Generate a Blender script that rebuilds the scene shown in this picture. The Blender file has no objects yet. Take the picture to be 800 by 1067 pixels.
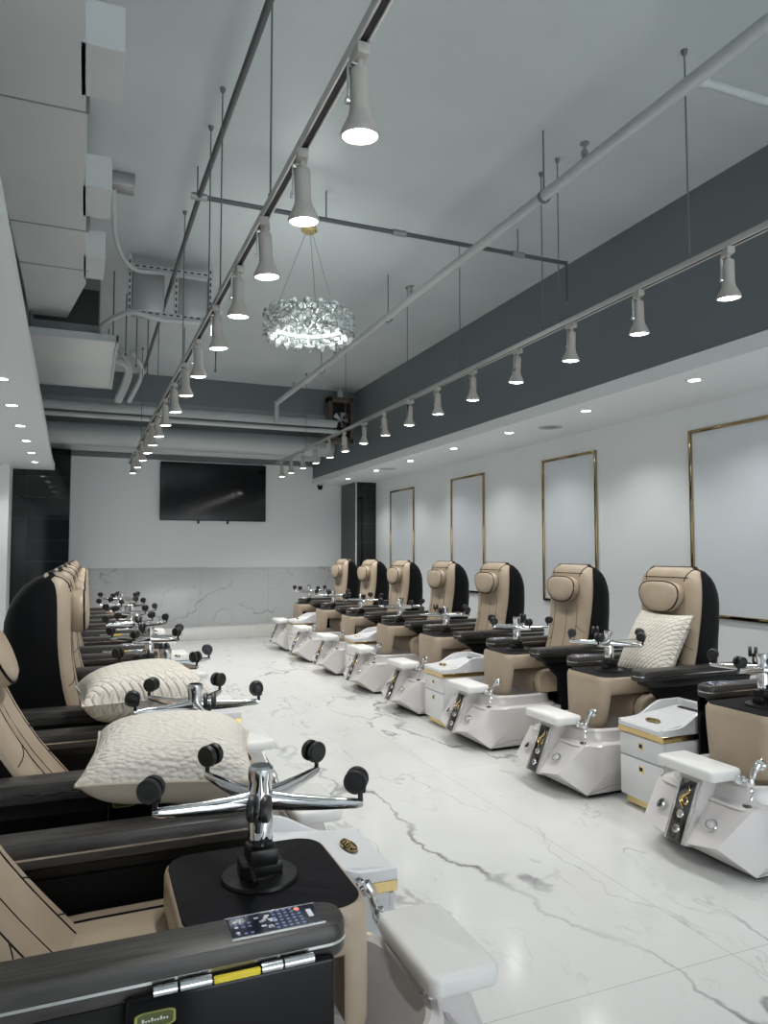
import bpy, bmesh, math, random
from mathutils import Vector, Matrix, Euler
random.seed(7)
S = bpy.context.scene
C = S.collection
PI = math.pi
V = Vector

# ------------------------------------------------------------------ camera
F, HX, HY, CZ = 755.0, 91.0, 576.0, 1.45
pitch = math.atan((HY - 533.5) / F)
yaw = math.atan((400 - HX) * math.cos(pitch) / F)
cd = bpy.data.cameras.new('camera')
cam = bpy.data.objects.new('camera', cd)
C.objects.link(cam)
cam.location = (0, 0, CZ)
cam.rotation_euler = (PI / 2 + pitch, 0, -yaw)
cd.sensor_fit = 'VERTICAL'
cd.sensor_height = 24.0
cd.lens = F * 24.0 / 1067.0
cd.clip_start = 0.02
S.camera = cam

# ------------------------------------------------------------------ materials
def mat(name, col, rough=0.5, metal=0.0, spec=0.5, coat=0.0, emit=None, estr=0.0):
    m = bpy.data.materials.new(name)
    m.use_nodes = True
    b = m.node_tree.nodes['Principled BSDF']
    b.inputs['Base Color'].default_value = (*col, 1)
    b.inputs['Roughness'].default_value = rough
    b.inputs['Metallic'].default_value = metal
    b.inputs['Specular IOR Level'].default_value = spec
    b.inputs['Coat Weight'].default_value = coat
    if emit:
        b.inputs['Emission Color'].default_value = (*emit, 1)
        b.inputs['Emission Strength'].default_value = estr
    return m

def nodes_of(m):
    nt = m.node_tree
    return nt, nt.nodes, nt.links, nt.nodes['Principled BSDF']

def add_noise_bump(m, scale=200.0, strength=0.1, dist=0.002, detail=3.0):
    nt, N, L, b = nodes_of(m)
    tc = N.new('ShaderNodeTexCoord')
    t = N.new('ShaderNodeTexNoise'); t.inputs['Scale'].default_value = scale; t.inputs['Detail'].default_value = detail
    L.new(tc.outputs['Object'], t.inputs['Vector'])
    bp = N.new('ShaderNodeBump'); bp.inputs['Strength'].default_value = strength; bp.inputs['Distance'].default_value = dist
    L.new(t.outputs['Fac'], bp.inputs['Height'])
    L.new(bp.outputs['Normal'], b.inputs['Normal'])
    return m

def add_mottle(m, c1, c2, scale=3.0, stretch=(1, 1, 1), lo=0.35, hi=0.65):
    nt, N, L, b = nodes_of(m)
    tc = N.new('ShaderNodeTexCoord')
    mp = N.new('ShaderNodeMapping'); mp.inputs['Scale'].default_value = stretch
    L.new(tc.outputs['Object'], mp.inputs['Vector'])
    t = N.new('ShaderNodeTexNoise'); t.inputs['Scale'].default_value = scale; t.inputs['Detail'].default_value = 5
    L.new(mp.outputs['Vector'], t.inputs['Vector'])
    r = N.new('ShaderNodeValToRGB')
    r.color_ramp.elements[0].position = lo; r.color_ramp.elements[0].color = (*c1, 1)
    r.color_ramp.elements[1].position = hi; r.color_ramp.elements[1].color = (*c2, 1)
    L.new(t.outputs['Fac'], r.inputs['Fac'])
    L.new(r.outputs['Color'], b.inputs['Base Color'])
    return m

def math_node(N, L, op, a, b=None, clamp=False):
    n = N.new('ShaderNodeMath'); n.operation = op; n.use_clamp = clamp
    for i, v in enumerate((a, b)):
        if v is None: continue
        if isinstance(v, (int, float)): n.inputs[i].default_value = v
        else: L.new(v, n.inputs[i])
    return n.outputs[0]

def marble(name, base, vein, rough, axes, tile, joint_col, off=(0, 0), vein_amt=0.6, joint=0.0016, vscale=0.55, seedv=0.0):
    """polished veined tile: two families of thin veins from warped noise, plus thin joints on a grid"""
    m = mat(name, base, rough)
    nt, N, L, b = nodes_of(m)
    g = N.new('ShaderNodeNewGeometry')
    sep = N.new('ShaderNodeSeparateXYZ'); L.new(g.outputs['Position'], sep.inputs[0])
    # warp
    wn = N.new('ShaderNodeTexNoise'); wn.inputs['Scale'].default_value = 1.1; wn.inputs['Detail'].default_value = 6; wn.inputs['Roughness'].default_value = 0.55
    off3 = N.new('ShaderNodeVectorMath'); off3.operation = 'ADD'; off3.inputs[1].default_value = (seedv, seedv * 1.7, seedv * 0.3)
    L.new(g.outputs['Position'], off3.inputs[0]); L.new(off3.outputs[0], wn.inputs['Vector'])
    ws = N.new('ShaderNodeVectorMath'); ws.operation = 'SCALE'; ws.inputs['Scale'].default_value = 0.65
    L.new(wn.outputs['Color'], ws.inputs[0])
    wa = N.new('ShaderNodeVectorMath'); wa.operation = 'ADD'
    L.new(off3.outputs[0], wa.inputs[0]); L.new(ws.outputs[0], wa.inputs[1])
    def vein_fam(scale, width, rot):
        mp = N.new('ShaderNodeMapping'); mp.inputs['Rotation'].default_value = rot; mp.inputs['Scale'].default_value = (1.0, 0.30, 1.0)
        L.new(wa.outputs[0], mp.inputs['Vector'])
        t = N.new('ShaderNodeTexNoise'); t.inputs['Scale'].default_value = scale; t.inputs['Detail'].default_value = 4; t.inputs['Roughness'].default_value = 0.5
        L.new(mp.outputs['Vector'], t.inputs['Vector'])
        d = math_node(N, L, 'ABSOLUTE', math_node(N, L, 'SUBTRACT', t.outputs['Fac'], 0.5))
        r = N.new('ShaderNodeMapRange'); r.inputs['From Min'].default_value = 0; r.inputs['From Max'].default_value = width; r.interpolation_type = 'SMOOTHSTEP'
        r.inputs['To Min'].default_value = 1; r.inputs['To Max'].default_value = 0
        L.new(d, r.inputs['Value'])
        mk = N.new('ShaderNodeTexNoise'); mk.inputs['Scale'].default_value = 1.3 * scale; mk.inputs['Detail'].default_value = 2
        L.new(off3.outputs[0], mk.inputs['Vector'])
        mr = N.new('ShaderNodeMapRange'); mr.inputs['From Min'].default_value = 0.40; mr.inputs['From Max'].default_value = 0.62
        L.new(mk.outputs['Fac'], mr.inputs['Value'])
        return math_node(N, L, 'MULTIPLY', r.outputs[0], mr.outputs[0])
    v1 = vein_fam(vscale, 0.0085, (0.0, 0.0, 0.95))
    v2 = vein_fam(vscale * 1.9, 0.0075, (0.0, 0.0, -0.35))
    v3 = vein_fam(vscale * 3.4, 0.008, (0.0, 0.0, 1.35))
    vv = math_node(N, L, 'ADD', math_node(N, L, 'MULTIPLY', v1, vein_amt), math_node(N, L, 'MULTIPLY', v2, vein_amt * 0.6), clamp=True)
    vv = math_node(N, L, 'ADD', vv, math_node(N, L, 'MULTIPLY', v3, vein_amt * 0.22), clamp=True)
    cl = N.new('ShaderNodeTexNoise'); cl.inputs['Scale'].default_value = 0.9; cl.inputs['Detail'].default_value = 4
    L.new(wa.outputs[0], cl.inputs['Vector'])
    cm = N.new('ShaderNodeMapRange'); cm.inputs['From Min'].default_value = 0.52; cm.inputs['From Max'].default_value = 0.8
    cm.inputs['To Max'].default_value = 0.16
    L.new(cl.outputs['Fac'], cm.inputs['Value'])
    vv = math_node(N, L, 'ADD', vv, cm.outputs[0], clamp=True)
    mix = N.new('ShaderNodeMix'); mix.data_type = 'RGBA'
    mix.inputs['A'].default_value = (*base, 1); mix.inputs['B'].default_value = (*vein, 1)
    L.new(vv, mix.inputs['Factor'])
    js = []
    for k in (0, 1):
        p = math_node(N, L, 'SUBTRACT', sep.outputs[axes[k]], off[k])
        fr = math_node(N, L, 'FRACT', math_node(N, L, 'DIVIDE', p, tile[k]))
        dd = math_node(N, L, 'MULTIPLY', math_node(N, L, 'SUBTRACT', 0.5, math_node(N, L, 'ABSOLUTE', math_node(N, L, 'SUBTRACT', fr, 0.5))), tile[k])
        js.append(math_node(N, L, 'LESS_THAN', dd, joint))
    jj = math_node(N, L, 'MAXIMUM', js[0], js[1])
    mix2 = N.new('ShaderNodeMix'); mix2.data_type = 'RGBA'
    mix2.inputs['B'].default_value = (*joint_col, 1)
    L.new(mix.outputs['Result'], mix2.inputs['A']); L.new(jj, mix2.inputs['Factor'])
    L.new(mix2.outputs['Result'], b.inputs['Base Color'])
    return m

M = {}
M['floor'] = marble('floor_marble', (0.62, 0.625, 0.61), (0.12, 0.12, 0.125), 0.13, (0, 1), (1.2, 2.4), (0.40, 0.40, 0.39), off=(2.19, 2.03), vein_amt=0.75, vscale=0.75)
M['wall_marble'] = marble('wall_marble', (0.58, 0.60, 0.60), (0.14, 0.14, 0.14), 0.2, (0, 2), (1.2, 1.19), (0.38, 0.38, 0.37), off=(0.6, -0.02), vein_amt=0.55, seedv=3.7, vscale=0.8)
M['step_marble'] = marble('step_marble', (0.66, 0.66, 0.64), (0.25, 0.25, 0.25), 0.2, (0, 2), (1.2, 9.0), (0.4, 0.4, 0.39), off=(0.2, -4), vein_amt=0.4, seedv=8.1)
M['black_tile'] = marble('black_tile', (0.006, 0.007, 0.009), (0.02, 0.02, 0.024), 0.06, (0, 2), (0.6, 0.32), (0.045, 0.045, 0.05), off=(-0.26, 0.04), vein_amt=0.4, joint=0.003)
M['black_tile_side'] = marble('black_tile_side', (0.006, 0.007, 0.009), (0.02, 0.02, 0.024), 0.06, (1, 2), (0.8, 0.32), (0.045, 0.045, 0.05), off=(12.0, 0.04), vein_amt=0.4, joint=0.003)
M['white_wall'] = add_noise_bump(mat('white_wall_paint', (0.78, 0.81, 0.815), 0.55), 60, 0.03, 0.002)
M['white_panel'] = add_noise_bump(mat('panel_paint', (0.70, 0.74, 0.775), 0.45), 60, 0.03, 0.002)
M['ceil'] = add_mottle(add_noise_bump(mat('ceiling_paint', (0.54, 0.59, 0.60), 0.36), 25, 0.10, 0.004), (0.52, 0.57, 0.58), (0.57, 0.62, 0.63), 1.2)
M['dark_wall'] = add_noise_bump(mat('slate_paint', (0.145, 0.168, 0.182), 0.5), 50, 0.05, 0.003)
M['far_wall'] = add_noise_bump(mat('far_paint', (0.18, 0.20, 0.205), 0.5), 50, 0.05, 0.003)
M['pipe_paint'] = add_noise_bump(mat('pipe_paint', (0.47, 0.505, 0.51), 0.42), 40, 0.05, 0.002)
M['dark_pipe'] = mat('dark_pipe', (0.10, 0.11, 0.11), 0.4, 0.3)
M['duct'] = add_mottle(add_noise_bump(mat('duct_paint', (0.62, 0.65, 0.65), 0.42), 18, 0.06, 0.004), (0.60, 0.63, 0.63), (0.66, 0.68, 0.67), 1.5)
M['tan'] = add_mottle(add_noise_bump(mat('tan_leather', (0.42, 0.335, 0.245), 0.42), 260, 0.10, 0.001), (0.375, 0.30, 0.217), (0.425, 0.342, 0.252), 6)
M['black_leather'] = add_noise_bump(mat('black_leather', (0.004, 0.0043, 0.005), 0.5, spec=0.16), 240, 0.12, 0.001)
M['black_gloss'] = mat('black_gloss', (0.004, 0.004, 0.0045), 0.15, spec=0.22)
M['black_plastic'] = mat('black_plastic', (0.008, 0.008, 0.008), 0.35, spec=0.35)
M['black_fabric'] = add_noise_bump(mat('black_fabric', (0.010, 0.010, 0.012), 0.85, spec=0.2), 300, 0.25, 0.001)
M['arm'] = add_mottle(mat('arm_woodgrain', (0.04, 0.038, 0.036), 0.36, spec=0.35), (0.024, 0.023, 0.022), (0.062, 0.058, 0.054), 9, (0.6, 14, 6))
M['silver'] = mat('silver_trim', (0.75, 0.75, 0.74), 0.25, 1.0)
M['chrome'] = mat('chrome', (0.78, 0.79, 0.80), 0.08, 1.0)
M['dark_chrome'] = mat('dark_chrome', (0.16, 0.16, 0.165), 0.12, 1.0)
M['gold'] = mat('gold', (0.62, 0.47, 0.22), 0.10, 1.0)
M['frame_gold'] = mat('mirror_gold', (0.40, 0.31, 0.17), 0.06, 1.0)
M['brushed_gold'] = mat('brushed_gold', (0.78, 0.62, 0.30), 0.30, 1.0)
M['white_gloss'] = mat('white_acrylic', (0.585, 0.56, 0.55), 0.18, coat=0.3)
M['white_pad'] = add_noise_bump(mat('white_pad', (0.70, 0.70, 0.68), 0.38), 200, 0.05, 0.001)
M['cart_white'] = mat('cart_white', (0.66, 0.67, 0.68), 0.24)
M['lamp_white'] = mat('lamp_enamel', (0.44, 0.42, 0.385), 0.35)
M['track'] = mat('track_satin', (0.62, 0.61, 0.58), 0.28, 0.6)
M['track_slot'] = mat('track_slot', (0.02, 0.02, 0.02), 0.6)
M['wire'] = mat('wire', (0.16, 0.17, 0.17), 0.4, 0.4)
M['bulb'] = mat('lit_bulb', (0.9, 0.9, 0.88), 0.3, emit=(1.0, 0.97, 0.92), estr=14)
M['led'] = mat('lit_downlight', (0.9, 0.9, 0.9), 0.3, emit=(1.0, 0.98, 0.95), estr=14)
M['yellow'] = mat('yellow_strip', (0.78, 0.62, 0.05), 0.35)
M['olive'] = mat('olive_badge', (0.34, 0.36, 0.10), 0.35, 0.4)
M['olive_dark'] = mat('badge_face', (0.10, 0.11, 0.04), 0.35, 0.4)
M['grey_metal'] = mat('grey_metal', (0.32, 0.33, 0.33), 0.35, 0.5)
M['wheel'] = mat('wheel_rubber', (0.009, 0.009, 0.0095), 0.42)
M['wheel_hub'] = mat('wheel_face', (0.035, 0.035, 0.036), 0.3)
M['screen'] = mat('tv_screen', (0.004, 0.004, 0.005), 0.10)
M['wood'] = add_mottle(mat('walnut_frame', (0.08, 0.06, 0.045), 0.45), (0.06, 0.045, 0.035), (0.11, 0.085, 0.065), 8, (1, 1, 8))
M['crystal'] = mat('crystal', (0.80, 0.84, 0.83), 0.03)
_b = M['crystal'].node_tree.nodes['Principled BSDF']
_b.inputs['Transmission Weight'].default_value = 0.6; _b.inputs['IOR'].default_value = 1.6
_b.inputs['Metallic'].default_value = 0.45
M['crystal_lamp'] = mat('chandelier_led', (0.9, 0.9, 0.9), 0.3, emit=(0.93, 1.0, 0.97), estr=0.22)
M['icon_blue'] = mat('icon_blue', (0.14, 0.18, 0.36), 0.3, emit=(0.35, 0.5, 1.0), estr=0.06)
M['icon_white'] = mat('icon_white', (0.8, 0.8, 0.85), 0.3)
M['icon_red'] = mat('icon_red', (0.8, 0.2, 0.1), 0.3, emit=(1.0, 0.25, 0.1), estr=0.4)
M['panel_dark'] = mat('remote_glass', (0.012, 0.014, 0.035), 0.12)
M['pillow_back'] = add_noise_bump(mat('pillow_back', (0.50, 0.44, 0.355), 0.8, spec=0.2), 220, 0.2, 0.001)

def knit(name, col, kind):
    m = mat(name, col, 0.85, spec=0.2)
    nt, N, L, b = nodes_of(m)
    tc = N.new('ShaderNodeTexCoord')
    if kind == 'weave':
        t = N.new('ShaderNodeTexBrick'); t.inputs['Scale'].default_value = 17
        t.inputs['Mortar Size'].default_value = 0.12; t.inputs['Color1'].default_value = (1, 1, 1, 1); t.inputs['Color2'].default_value = (.75, .75, .75, 1); t.inputs['Mortar'].default_value = (0, 0, 0, 1)
        t.inputs['Mortar Smooth'].default_value = 0.8; t.inputs['Brick Width'].default_value = 0.9; t.inputs['Row Height'].default_value = 0.42
        mp = N.new('ShaderNodeMapping'); mp.inputs['Rotation'].default_value = (0, 0, PI / 4)
        L.new(tc.outputs['Object'], mp.inputs['Vector']); L.new(mp.outputs['Vector'], t.inputs['Vector'])
        h = t.outputs['Color']
    else:
        t = N.new('ShaderNodeTexVoronoi'); t.inputs['Scale'].default_value = 75
        mp = N.new('ShaderNodeMapping'); mp.inputs['Scale'].default_value = (0.7, 1.3, 1)
        L.new(tc.outputs['Object'], mp.inputs['Vector']); L.new(mp.outputs['Vector'], t.inputs['Vector'])
        h = t.outputs['Distance']
    bp = N.new('ShaderNodeBump'); bp.inputs['Strength'].default_value = 0.9; bp.inputs['Distance'].default_value = 0.008
    if kind != 'weave': bp.invert = True
    L.new(h, bp.inputs['Height']); L.new(bp.outputs['Normal'], b.inputs['Normal'])
    return m
M['knit'] = knit('cream_boucle', (0.68, 0.645, 0.58), 'boucle')
M['weave'] = knit('cream_weave', (0.70, 0.655, 0.58), 'weave')

# ------------------------------------------------------------------ mesh helpers
def sharp(bm, ang=38):
    lim = math.radians(ang)
    for f in bm.faces: f.smooth = True
    for e in bm.edges:
        if len(e.link_faces) == 2:
            e.smooth = e.calc_face_angle(0) < lim
        else:
            e.smooth = True

def obj(name, bm, m, parent=None, ang=38, loc=None, rot=None):
    bmesh.ops.recalc_face_normals(bm, faces=bm.faces)
    sharp(bm, ang)
    me = bpy.data.meshes.new(name)
    bm.to_mesh(me); bm.free()
    for k in (m if isinstance(m, (list, tuple)) else [m]):
        me.materials.append(M[k])
    o = bpy.data.objects.new(name, me)
    C.objects.link(o)
    if parent: o.parent = parent
    if loc: o.location = loc
    if rot: o.rotation_euler = rot
    return o

def objm(name, pieces, parent=None, ang=38):
    """one mesh from several (bmesh, material) pieces"""
    bm = bmesh.new(); mats = []
    for q, m in pieces:
        bmesh.ops.recalc_face_normals(q, faces=q.faces)
        if m not in mats: mats.append(m)
        for f in q.faces: f.material_index = mats.index(m)
        merge(bm, q)
    sharp(bm, ang)
    me = bpy.data.meshes.new(name); bm.to_mesh(me); bm.free()
    for k in mats: me.materials.append(M[k])
    o = bpy.data.objects.new(name, me); C.objects.link(o)
    if parent: o.parent = parent
    return o

def tag(o, label, cat, group=None, kind=None):
    o['label'] = label; o['category'] = cat
    if group: o['group'] = group
    if kind: o['kind'] = kind
    return o

def thing(name, label, cat, loc=(0, 0, 0), rz=0, group=None):
    o = bpy.data.objects.new(name, None)
    o.empty_display_size = 0.1
    C.objects.link(o)
    o.location = loc; o.rotation_euler = (0, 0, rz)
    return tag(o, label, cat, group)

KIDS = {}
def dup(root, loc, rz, label, group=None, skip=()):
    r = root.copy(); C.objects.link(r); r.location = loc; r.rotation_euler = (0, 0, rz)
    r['label'] = label
    if group: r['group'] = group
    for ch in list(root.children):
        if ch.name.split('.')[0] in skip: continue
        c = ch.copy(); C.objects.link(c); c.parent = r
        for g in ch.children:
            d = g.copy(); C.objects.link(d); d.parent = c
    return r

def struct(name, bm, m, ang=38):
    o = obj(name, bm, m, None, ang); o['kind'] = 'structure'; return o

def NB(): return bmesh.new()

def add_faces(bm, verts, faces):
    vs = [bm.verts.new(v) for v in verts]
    for f in faces:
        try: bm.faces.new([vs[i] for i in f])
        except ValueError: pass
    return vs

def box(bm, lo, hi, bev=0.0, seg=2, mtx=None):
    t = bmesh.new()
    bmesh.ops.create_cube(t, size=1)
    sx, sy, sz = [hi[i] - lo[i] for i in range(3)]
    for v in t.verts:
        v.co = V((lo[0] + (v.co.x + .5) * sx, lo[1] + (v.co.y + .5) * sy, lo[2] + (v.co.z + .5) * sz))
    if bev > 0:
        bmesh.ops.bevel(t, geom=list(t.edges), offset=min(bev, .49 * min(sx, sy, sz)), segments=seg, profile=0.5, affect='EDGES')
    merge(bm, t, mtx)

def merge(bm, t, mtx=None):
    if mtx is not None: bmesh.ops.transform(t, matrix=mtx, verts=t.verts)
    me = bpy.data.meshes.new('tmp'); t.to_mesh(me); t.free()
    bm.from_mesh(me); bpy.data.meshes.remove(me)

def loft(bm, rings, caps=True, closed=True, mtx=None):
    t = bmesh.new()
    R = [[t.verts.new(p) for p in r] for r in rings]
    n = len(R[0])
    for a, b in zip(R[:-1], R[1:]):
        for i in range(n if closed else n - 1):
            j = (i + 1) % n
            try: t.faces.new((a[i], a[j], b[j], b[i]))
            except ValueError: pass
    if caps:
        for r in (R[0], R[-1]):
            try: t.faces.new(r)
            except ValueError: pass
    merge(bm, t, mtx)

def rrect(w, d, r, n=5, cx=0, cy=0):
    """rounded rectangle outline, half extents w,d"""
    pts = []
    r = min(r, w, d)
    for (sx, sy, a0) in ((1, 1, 0), (-1, 1, PI / 2), (-1, -1, PI), (1, -1, 1.5 * PI)):
        for i in range(n + 1):
            a = a0 + PI / 2 * i / n
            pts.append((cx + sx * (w - r) + r * math.cos(a), cy + sy * (d - r) + r * math.sin(a)))
    return pts

def slab(bm, w, d, r, z0, z1, bev=0.006, cx=0, cy=0, n=6, mtx=None, taper=0.0):
    """rounded-rectangle slab with softened edges"""
    rings = []
    for (ins, z) in ((bev, z0), (bev * .3, z0 + bev * .3), (0, z0 + bev), (0, z1 - bev), (bev * .3, z1 - bev * .3), (bev, z1)):
        k = taper * (z1 - z) / max(1e-6, z1 - z0)
        rings.append([(x, y, z) for x, y in rrect(w - ins - k, d - ins - k, max(.001, r - ins), n, cx, cy)])
    loft(bm, rings, mtx=mtx)

def frame_of(d):
    d = d.normalized()
    u = d.cross(V((0, 0, 1)))
    if u.length < 1e-4: u = V((1, 0, 0))
    u.normalize()
    return u, u.cross(d).normalized()

def tube(bm, pts, r, n=10, caps=True):
    pts = [V(p) for p in pts]
    rs = r if isinstance(r, (list, tuple)) else [r] * len(pts)
    rings = []
    for i, p in enumerate(pts):
        d = (pts[min(i + 1, len(pts) - 1)] - pts[max(i - 1, 0)])
        u, w = frame_of(d)
        rings.append([p + (u * math.cos(2 * PI * k / n) + w * math.sin(2 * PI * k / n)) * rs[i] for k in range(n)])
    # keep frames from flipping
    loft(bm, rings, caps)

def bez(p, n=12):
    """Catmull-Rom through points"""
    p = [V(q) for q in p]
    out = []
    for i in range(len(p) - 1):
        a, b, c, d = p[max(i - 1, 0)], p[i], p[i + 1], p[min(i + 2, len(p) - 1)]
        for k in range(n):
            t = k / n
            out.append(0.5 * ((2 * b) + (c - a) * t + (2 * a - 5 * b + 4 * c - d) * t * t + (3 * b - a - 3 * c + d) * t ** 3))
    out.append(p[-1])
    return out

def lathe(bm, prof, n=24, mtx=None, cap=True):
    rings = [[(r * math.cos(2 * PI * k / n), r * math.sin(2 * PI * k / n), z) for k in range(n)] for r, z in prof]
    loft(bm, rings, cap, mtx=mtx)

def T(x, y, z): return Matrix.Translation((x, y, z))
def RX(a): return Matrix.Rotation(a, 4, 'X')
def RY(a): return Matrix.Rotation(a, 4, 'Y')
def RZ(a): return Matrix.Rotation(a, 4, 'Z')

# ------------------------------------------------------------------ room
Y0, YB = -3.2, 12.8
XL, XR = -1.35, 4.75
CEIL = 3.95
bm = NB(); box(bm, (XL - .2, Y0, -.12), (XR + .2, YB + .2, 0)); struct('floor', bm, 'floor')
bm = NB(); box(bm, (XL - .2, Y0, CEIL), (XR + .2, YB + .2, CEIL + .12)); struct('ceiling', bm, 'ceil')
bm = NB(); box(bm, (XR, Y0, 0), (XR + .15, YB, 2.72)); struct('wall_right', bm, 'white_wall')
bm = NB(); box(bm, (3.81, Y0, 2.805), (XR + .15, YB, CEIL)); struct('wall_right_upper', bm, 'dark_wall')
bm = NB(); box(bm, (XL - .15, Y0, 0), (XL, YB, 2.72)); struct('wall_left', bm, 'white_wall')
bm = NB(); box(bm, (XL - .15, Y0, 2.80), (XL, YB, CEIL)); struct('wall_left_upper', bm, 'dark_wall')
bm = NB(); box(bm, (XL, YB, 1.195), (XR, YB + .15, 3.03)); struct('wall_back', bm, 'white_wall')
bm = NB(); box(bm, (XL, YB, 3.03), (XR, YB + .15, CEIL)); struct('wall_back_upper', bm, 'far_wall')
bm = NB(); box(bm, (XL, YB - .012, 0), (XR, YB + .15, 1.195), .003); struct('trim_1', bm, 'wall_marble')
bm = NB(); box(bm, (-.26, YB - .34, 0), (4.36, YB - .012, .20), .004); struct('baseboard_back', bm, 'step_marble')
# added unseen wall behind the camera: opening admits fill, dark parts darken reflections
bm = NB(); box(bm, (XL, Y0 - .15, 0), (.3, Y0, CEIL)); box(bm, (.3, Y0 - .15, 2.6), (4.5, Y0, CEIL)); box(bm, (4.5, Y0 - .15, 0), (XR, Y0, CEIL)); struct('wall_front_added', bm, 'dark_wall')
# right soffit: drywall box, its lit underside at 2.70
bm = NB(); box(bm, (3.80, Y0, 2.70), (XR, YB, 2.805)); struct('trim_2', bm, 'white_wall')
# left soffit, slightly splayed
bm = NB()
loft(bm, [[(XL, Y0, z), (-.25, Y0, z), (-.318, 2.9, z), (-.485, 11.35, z), (-.485, 12.0, z), (XL, 12.0, z)] for z in (2.70, 2.80)])
struct('trim_3', bm, 'white_wall')
# back corner blocks
bm = NB(); box(bm, (XL, 11.5, 0), (-1.05, 12.0, 2.70)); struct('wall_left_return', bm, 'white_wall')
bm = NB(); box(bm, (-1.05, 12.0, 0), (-.262, YB - .012, 3.03)); struct('trim_4', bm, 'black_tile')
bm = NB(); box(bm, (4.38, 12.0, 0), (XR, YB - .012, 2.70)); struct('trim_5', bm, 'black_tile')
bm = NB(); box(bm, (4.364, 12.01, 0), (4.38, YB - .012, 2.70)); struct('trim_6', bm, 'black_tile_side')
bm = NB(); box(bm, (4.362, 11.992, 0), (4.385, 12.012, 2.70), .002); struct('trim_7', bm, 'silver')
# bulkhead beam across the back of the ceiling
bm = NB(); box(bm, (XL, 10.55, 3.56), (3.81, 11.05, CEIL)); struct('trim_8', bm, 'dark_wall')

# ------------------------------------------------------------------ gold picture-rail frames on the right wall
def gold_frame(y0, y1, z0, z1, label):
    t = thing('wall_frame', label, 'frame', (XR, (y0 + y1) / 2, z0), 0, 'gold frames along the right wall')
    w, d = .030, .024
    h = (y1 - y0) / 2; H = z1 - z0
    for nm, lo, hi in (('side_bar', (-d, -h, 0), (0, -h + w, H)), ('side_bar', (-d, h - w, 0), (0, h, H)),
                       ('top_bar', (-d - .001, -h, H - w), (0, h, H)), ('bottom_bar', (-d - .001, -h, 0), (0, h, w))):
        bm = NB(); box(bm, lo, hi, .006, 2); obj(nm, bm, 'frame_gold', t)
    bm = NB(); box(bm, (-.006, -h + w - .004, w - .004), (0, h - w + .004, H - w + .004)); obj('inner_panel', bm, 'white_panel', t)
    return t
fl = ['empty gold frame on the right wall above the cushioned chair, nearest to the camera', 'gold wall frame second from the camera, above the right row of chairs',
      'gold wall frame third from the camera, one before the farthest', 'farthest gold wall frame, next to the black tiled pier']
for (a, b_), l in zip(((3.74, 4.71), (5.93, 6.87), (8.17, 9.09), (10.35, 11.31)), fl):
    gold_frame(a, b_, .92, 2.49, l)

# ------------------------------------------------------------------ television, camera
t = thing('television', 'large flat black television mounted on the white back wall', 'television', (2.02, YB, 2.0))
bm = NB(); box(bm, (-.905, -.075, .0), (.905, -.035, 1.0), .008); obj('bezel', bm, 'black_plastic', t)
bm = NB(); box(bm, (-.89, -.0785, .018), (.89, -.0745, .985)); obj('screen', bm, 'screen', t)
bm = NB(); box(bm, (-.35, -.035, .25), (.35, 0, .75), .004); obj('wall_mount', bm, 'black_plastic', t)
for x in (-.28, .22):
    bm = NB(); box(bm, (x, -.06, -.05), (x + .035, -.02, .004), .004); obj('foot_bracket', bm, 'black_plastic', t)

t = thing('security_camera', 'small black security camera under the soffit at the right end of the back wall', 'camera', (3.93, YB, 2.70))
bm = NB(); lathe(bm, [(.02, -.02), (.055, -.02), (.055, 0.0), (.02, 0.0)], 20, T(0, -.08, 0)); obj('mount', bm, 'lamp_white', t)
bm = NB(); lathe(bm, [(.004, -.10), (.028, -.092), (.045, -.065), (.05, -.035), (.05, -.02)], 20, T(0, -.08, 0)); obj('dome', bm, 'black_gloss', t)

# ------------------------------------------------------------------ downlights and grille in the soffits
def add_spot(loc, energy, size=110, blend=.6, r=.04, col=(1, .985, .96), rot=None, parent=None):
    l = bpy.data.lights.new('spot', 'SPOT'); l.energy = energy; l.spot_size = math.radians(size); l.spot_blend = blend
    l.shadow_soft_size = r; l.color = col
    o = bpy.data.objects.new('spot', l); C.objects.link(o); o.location = loc
    if rot: o.rotation_euler = rot
    if parent: o.parent = parent
    return o

ORD = ['nearest', 'second', 'third', 'fourth', 'fifth', 'sixth', 'seventh', 'eighth', 'ninth', 'tenth', 'eleventh', 'twelfth', 'thirteenth', 'fourteenth', 'fifteenth', 'sixteenth']
def nth(i, n, what):
    if i == 0: return 'nearest ' + what
    if i == n - 1: return 'farthest ' + what
    return ORD[i] + ' ' + what + ' from the camera end'

DL_E, TR_E = 22.0, 19.0
def downlight(x, y, label, group):
    t = thing('downlight', label, 'downlight', (x, y, 2.70), 0, group)
    bm = NB(); lathe(bm, [(.042, -.001), (.046, -.006), (.058, -.006), (.062, 0.0), (.062, .004), (.042, .004)], 28, cap=False); obj('trim_ring', bm, 'cart_white', t)
    bm = NB(); lathe(bm, [(.003, -.0035), (.025, -.0035), (.0435, -.002), (.0435, .002)], 28); obj('lit_diffuser', bm, 'led', t)
    add_spot((0, 0, -.03), DL_E, 130, .8, .05, (1, .99, .975), None, t)
dr = [3.95, 5.18, 6.44, 7.68, 8.94, 10.2, 11.5]
for i, y in enumerate(dr):
    downlight(4.04, y, nth(i, 7, 'round lit downlight in the right-hand soffit'), 'downlights in the right soffit')
downlight(4.04, 2.71, 'round lit downlight in the right-hand soffit beside the frame edge', 'downlights in the right soffit')
dll = [5.8, 6.82, 7.9, 8.94, 10.0, 11.0]
for i, y in enumerate(dll):
    downlight(-.60 - .018 * (y - 5.8), y, nth(i, 6, 'round lit downlight in the left-hand soffit'), 'downlights in the left soffit')

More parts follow.
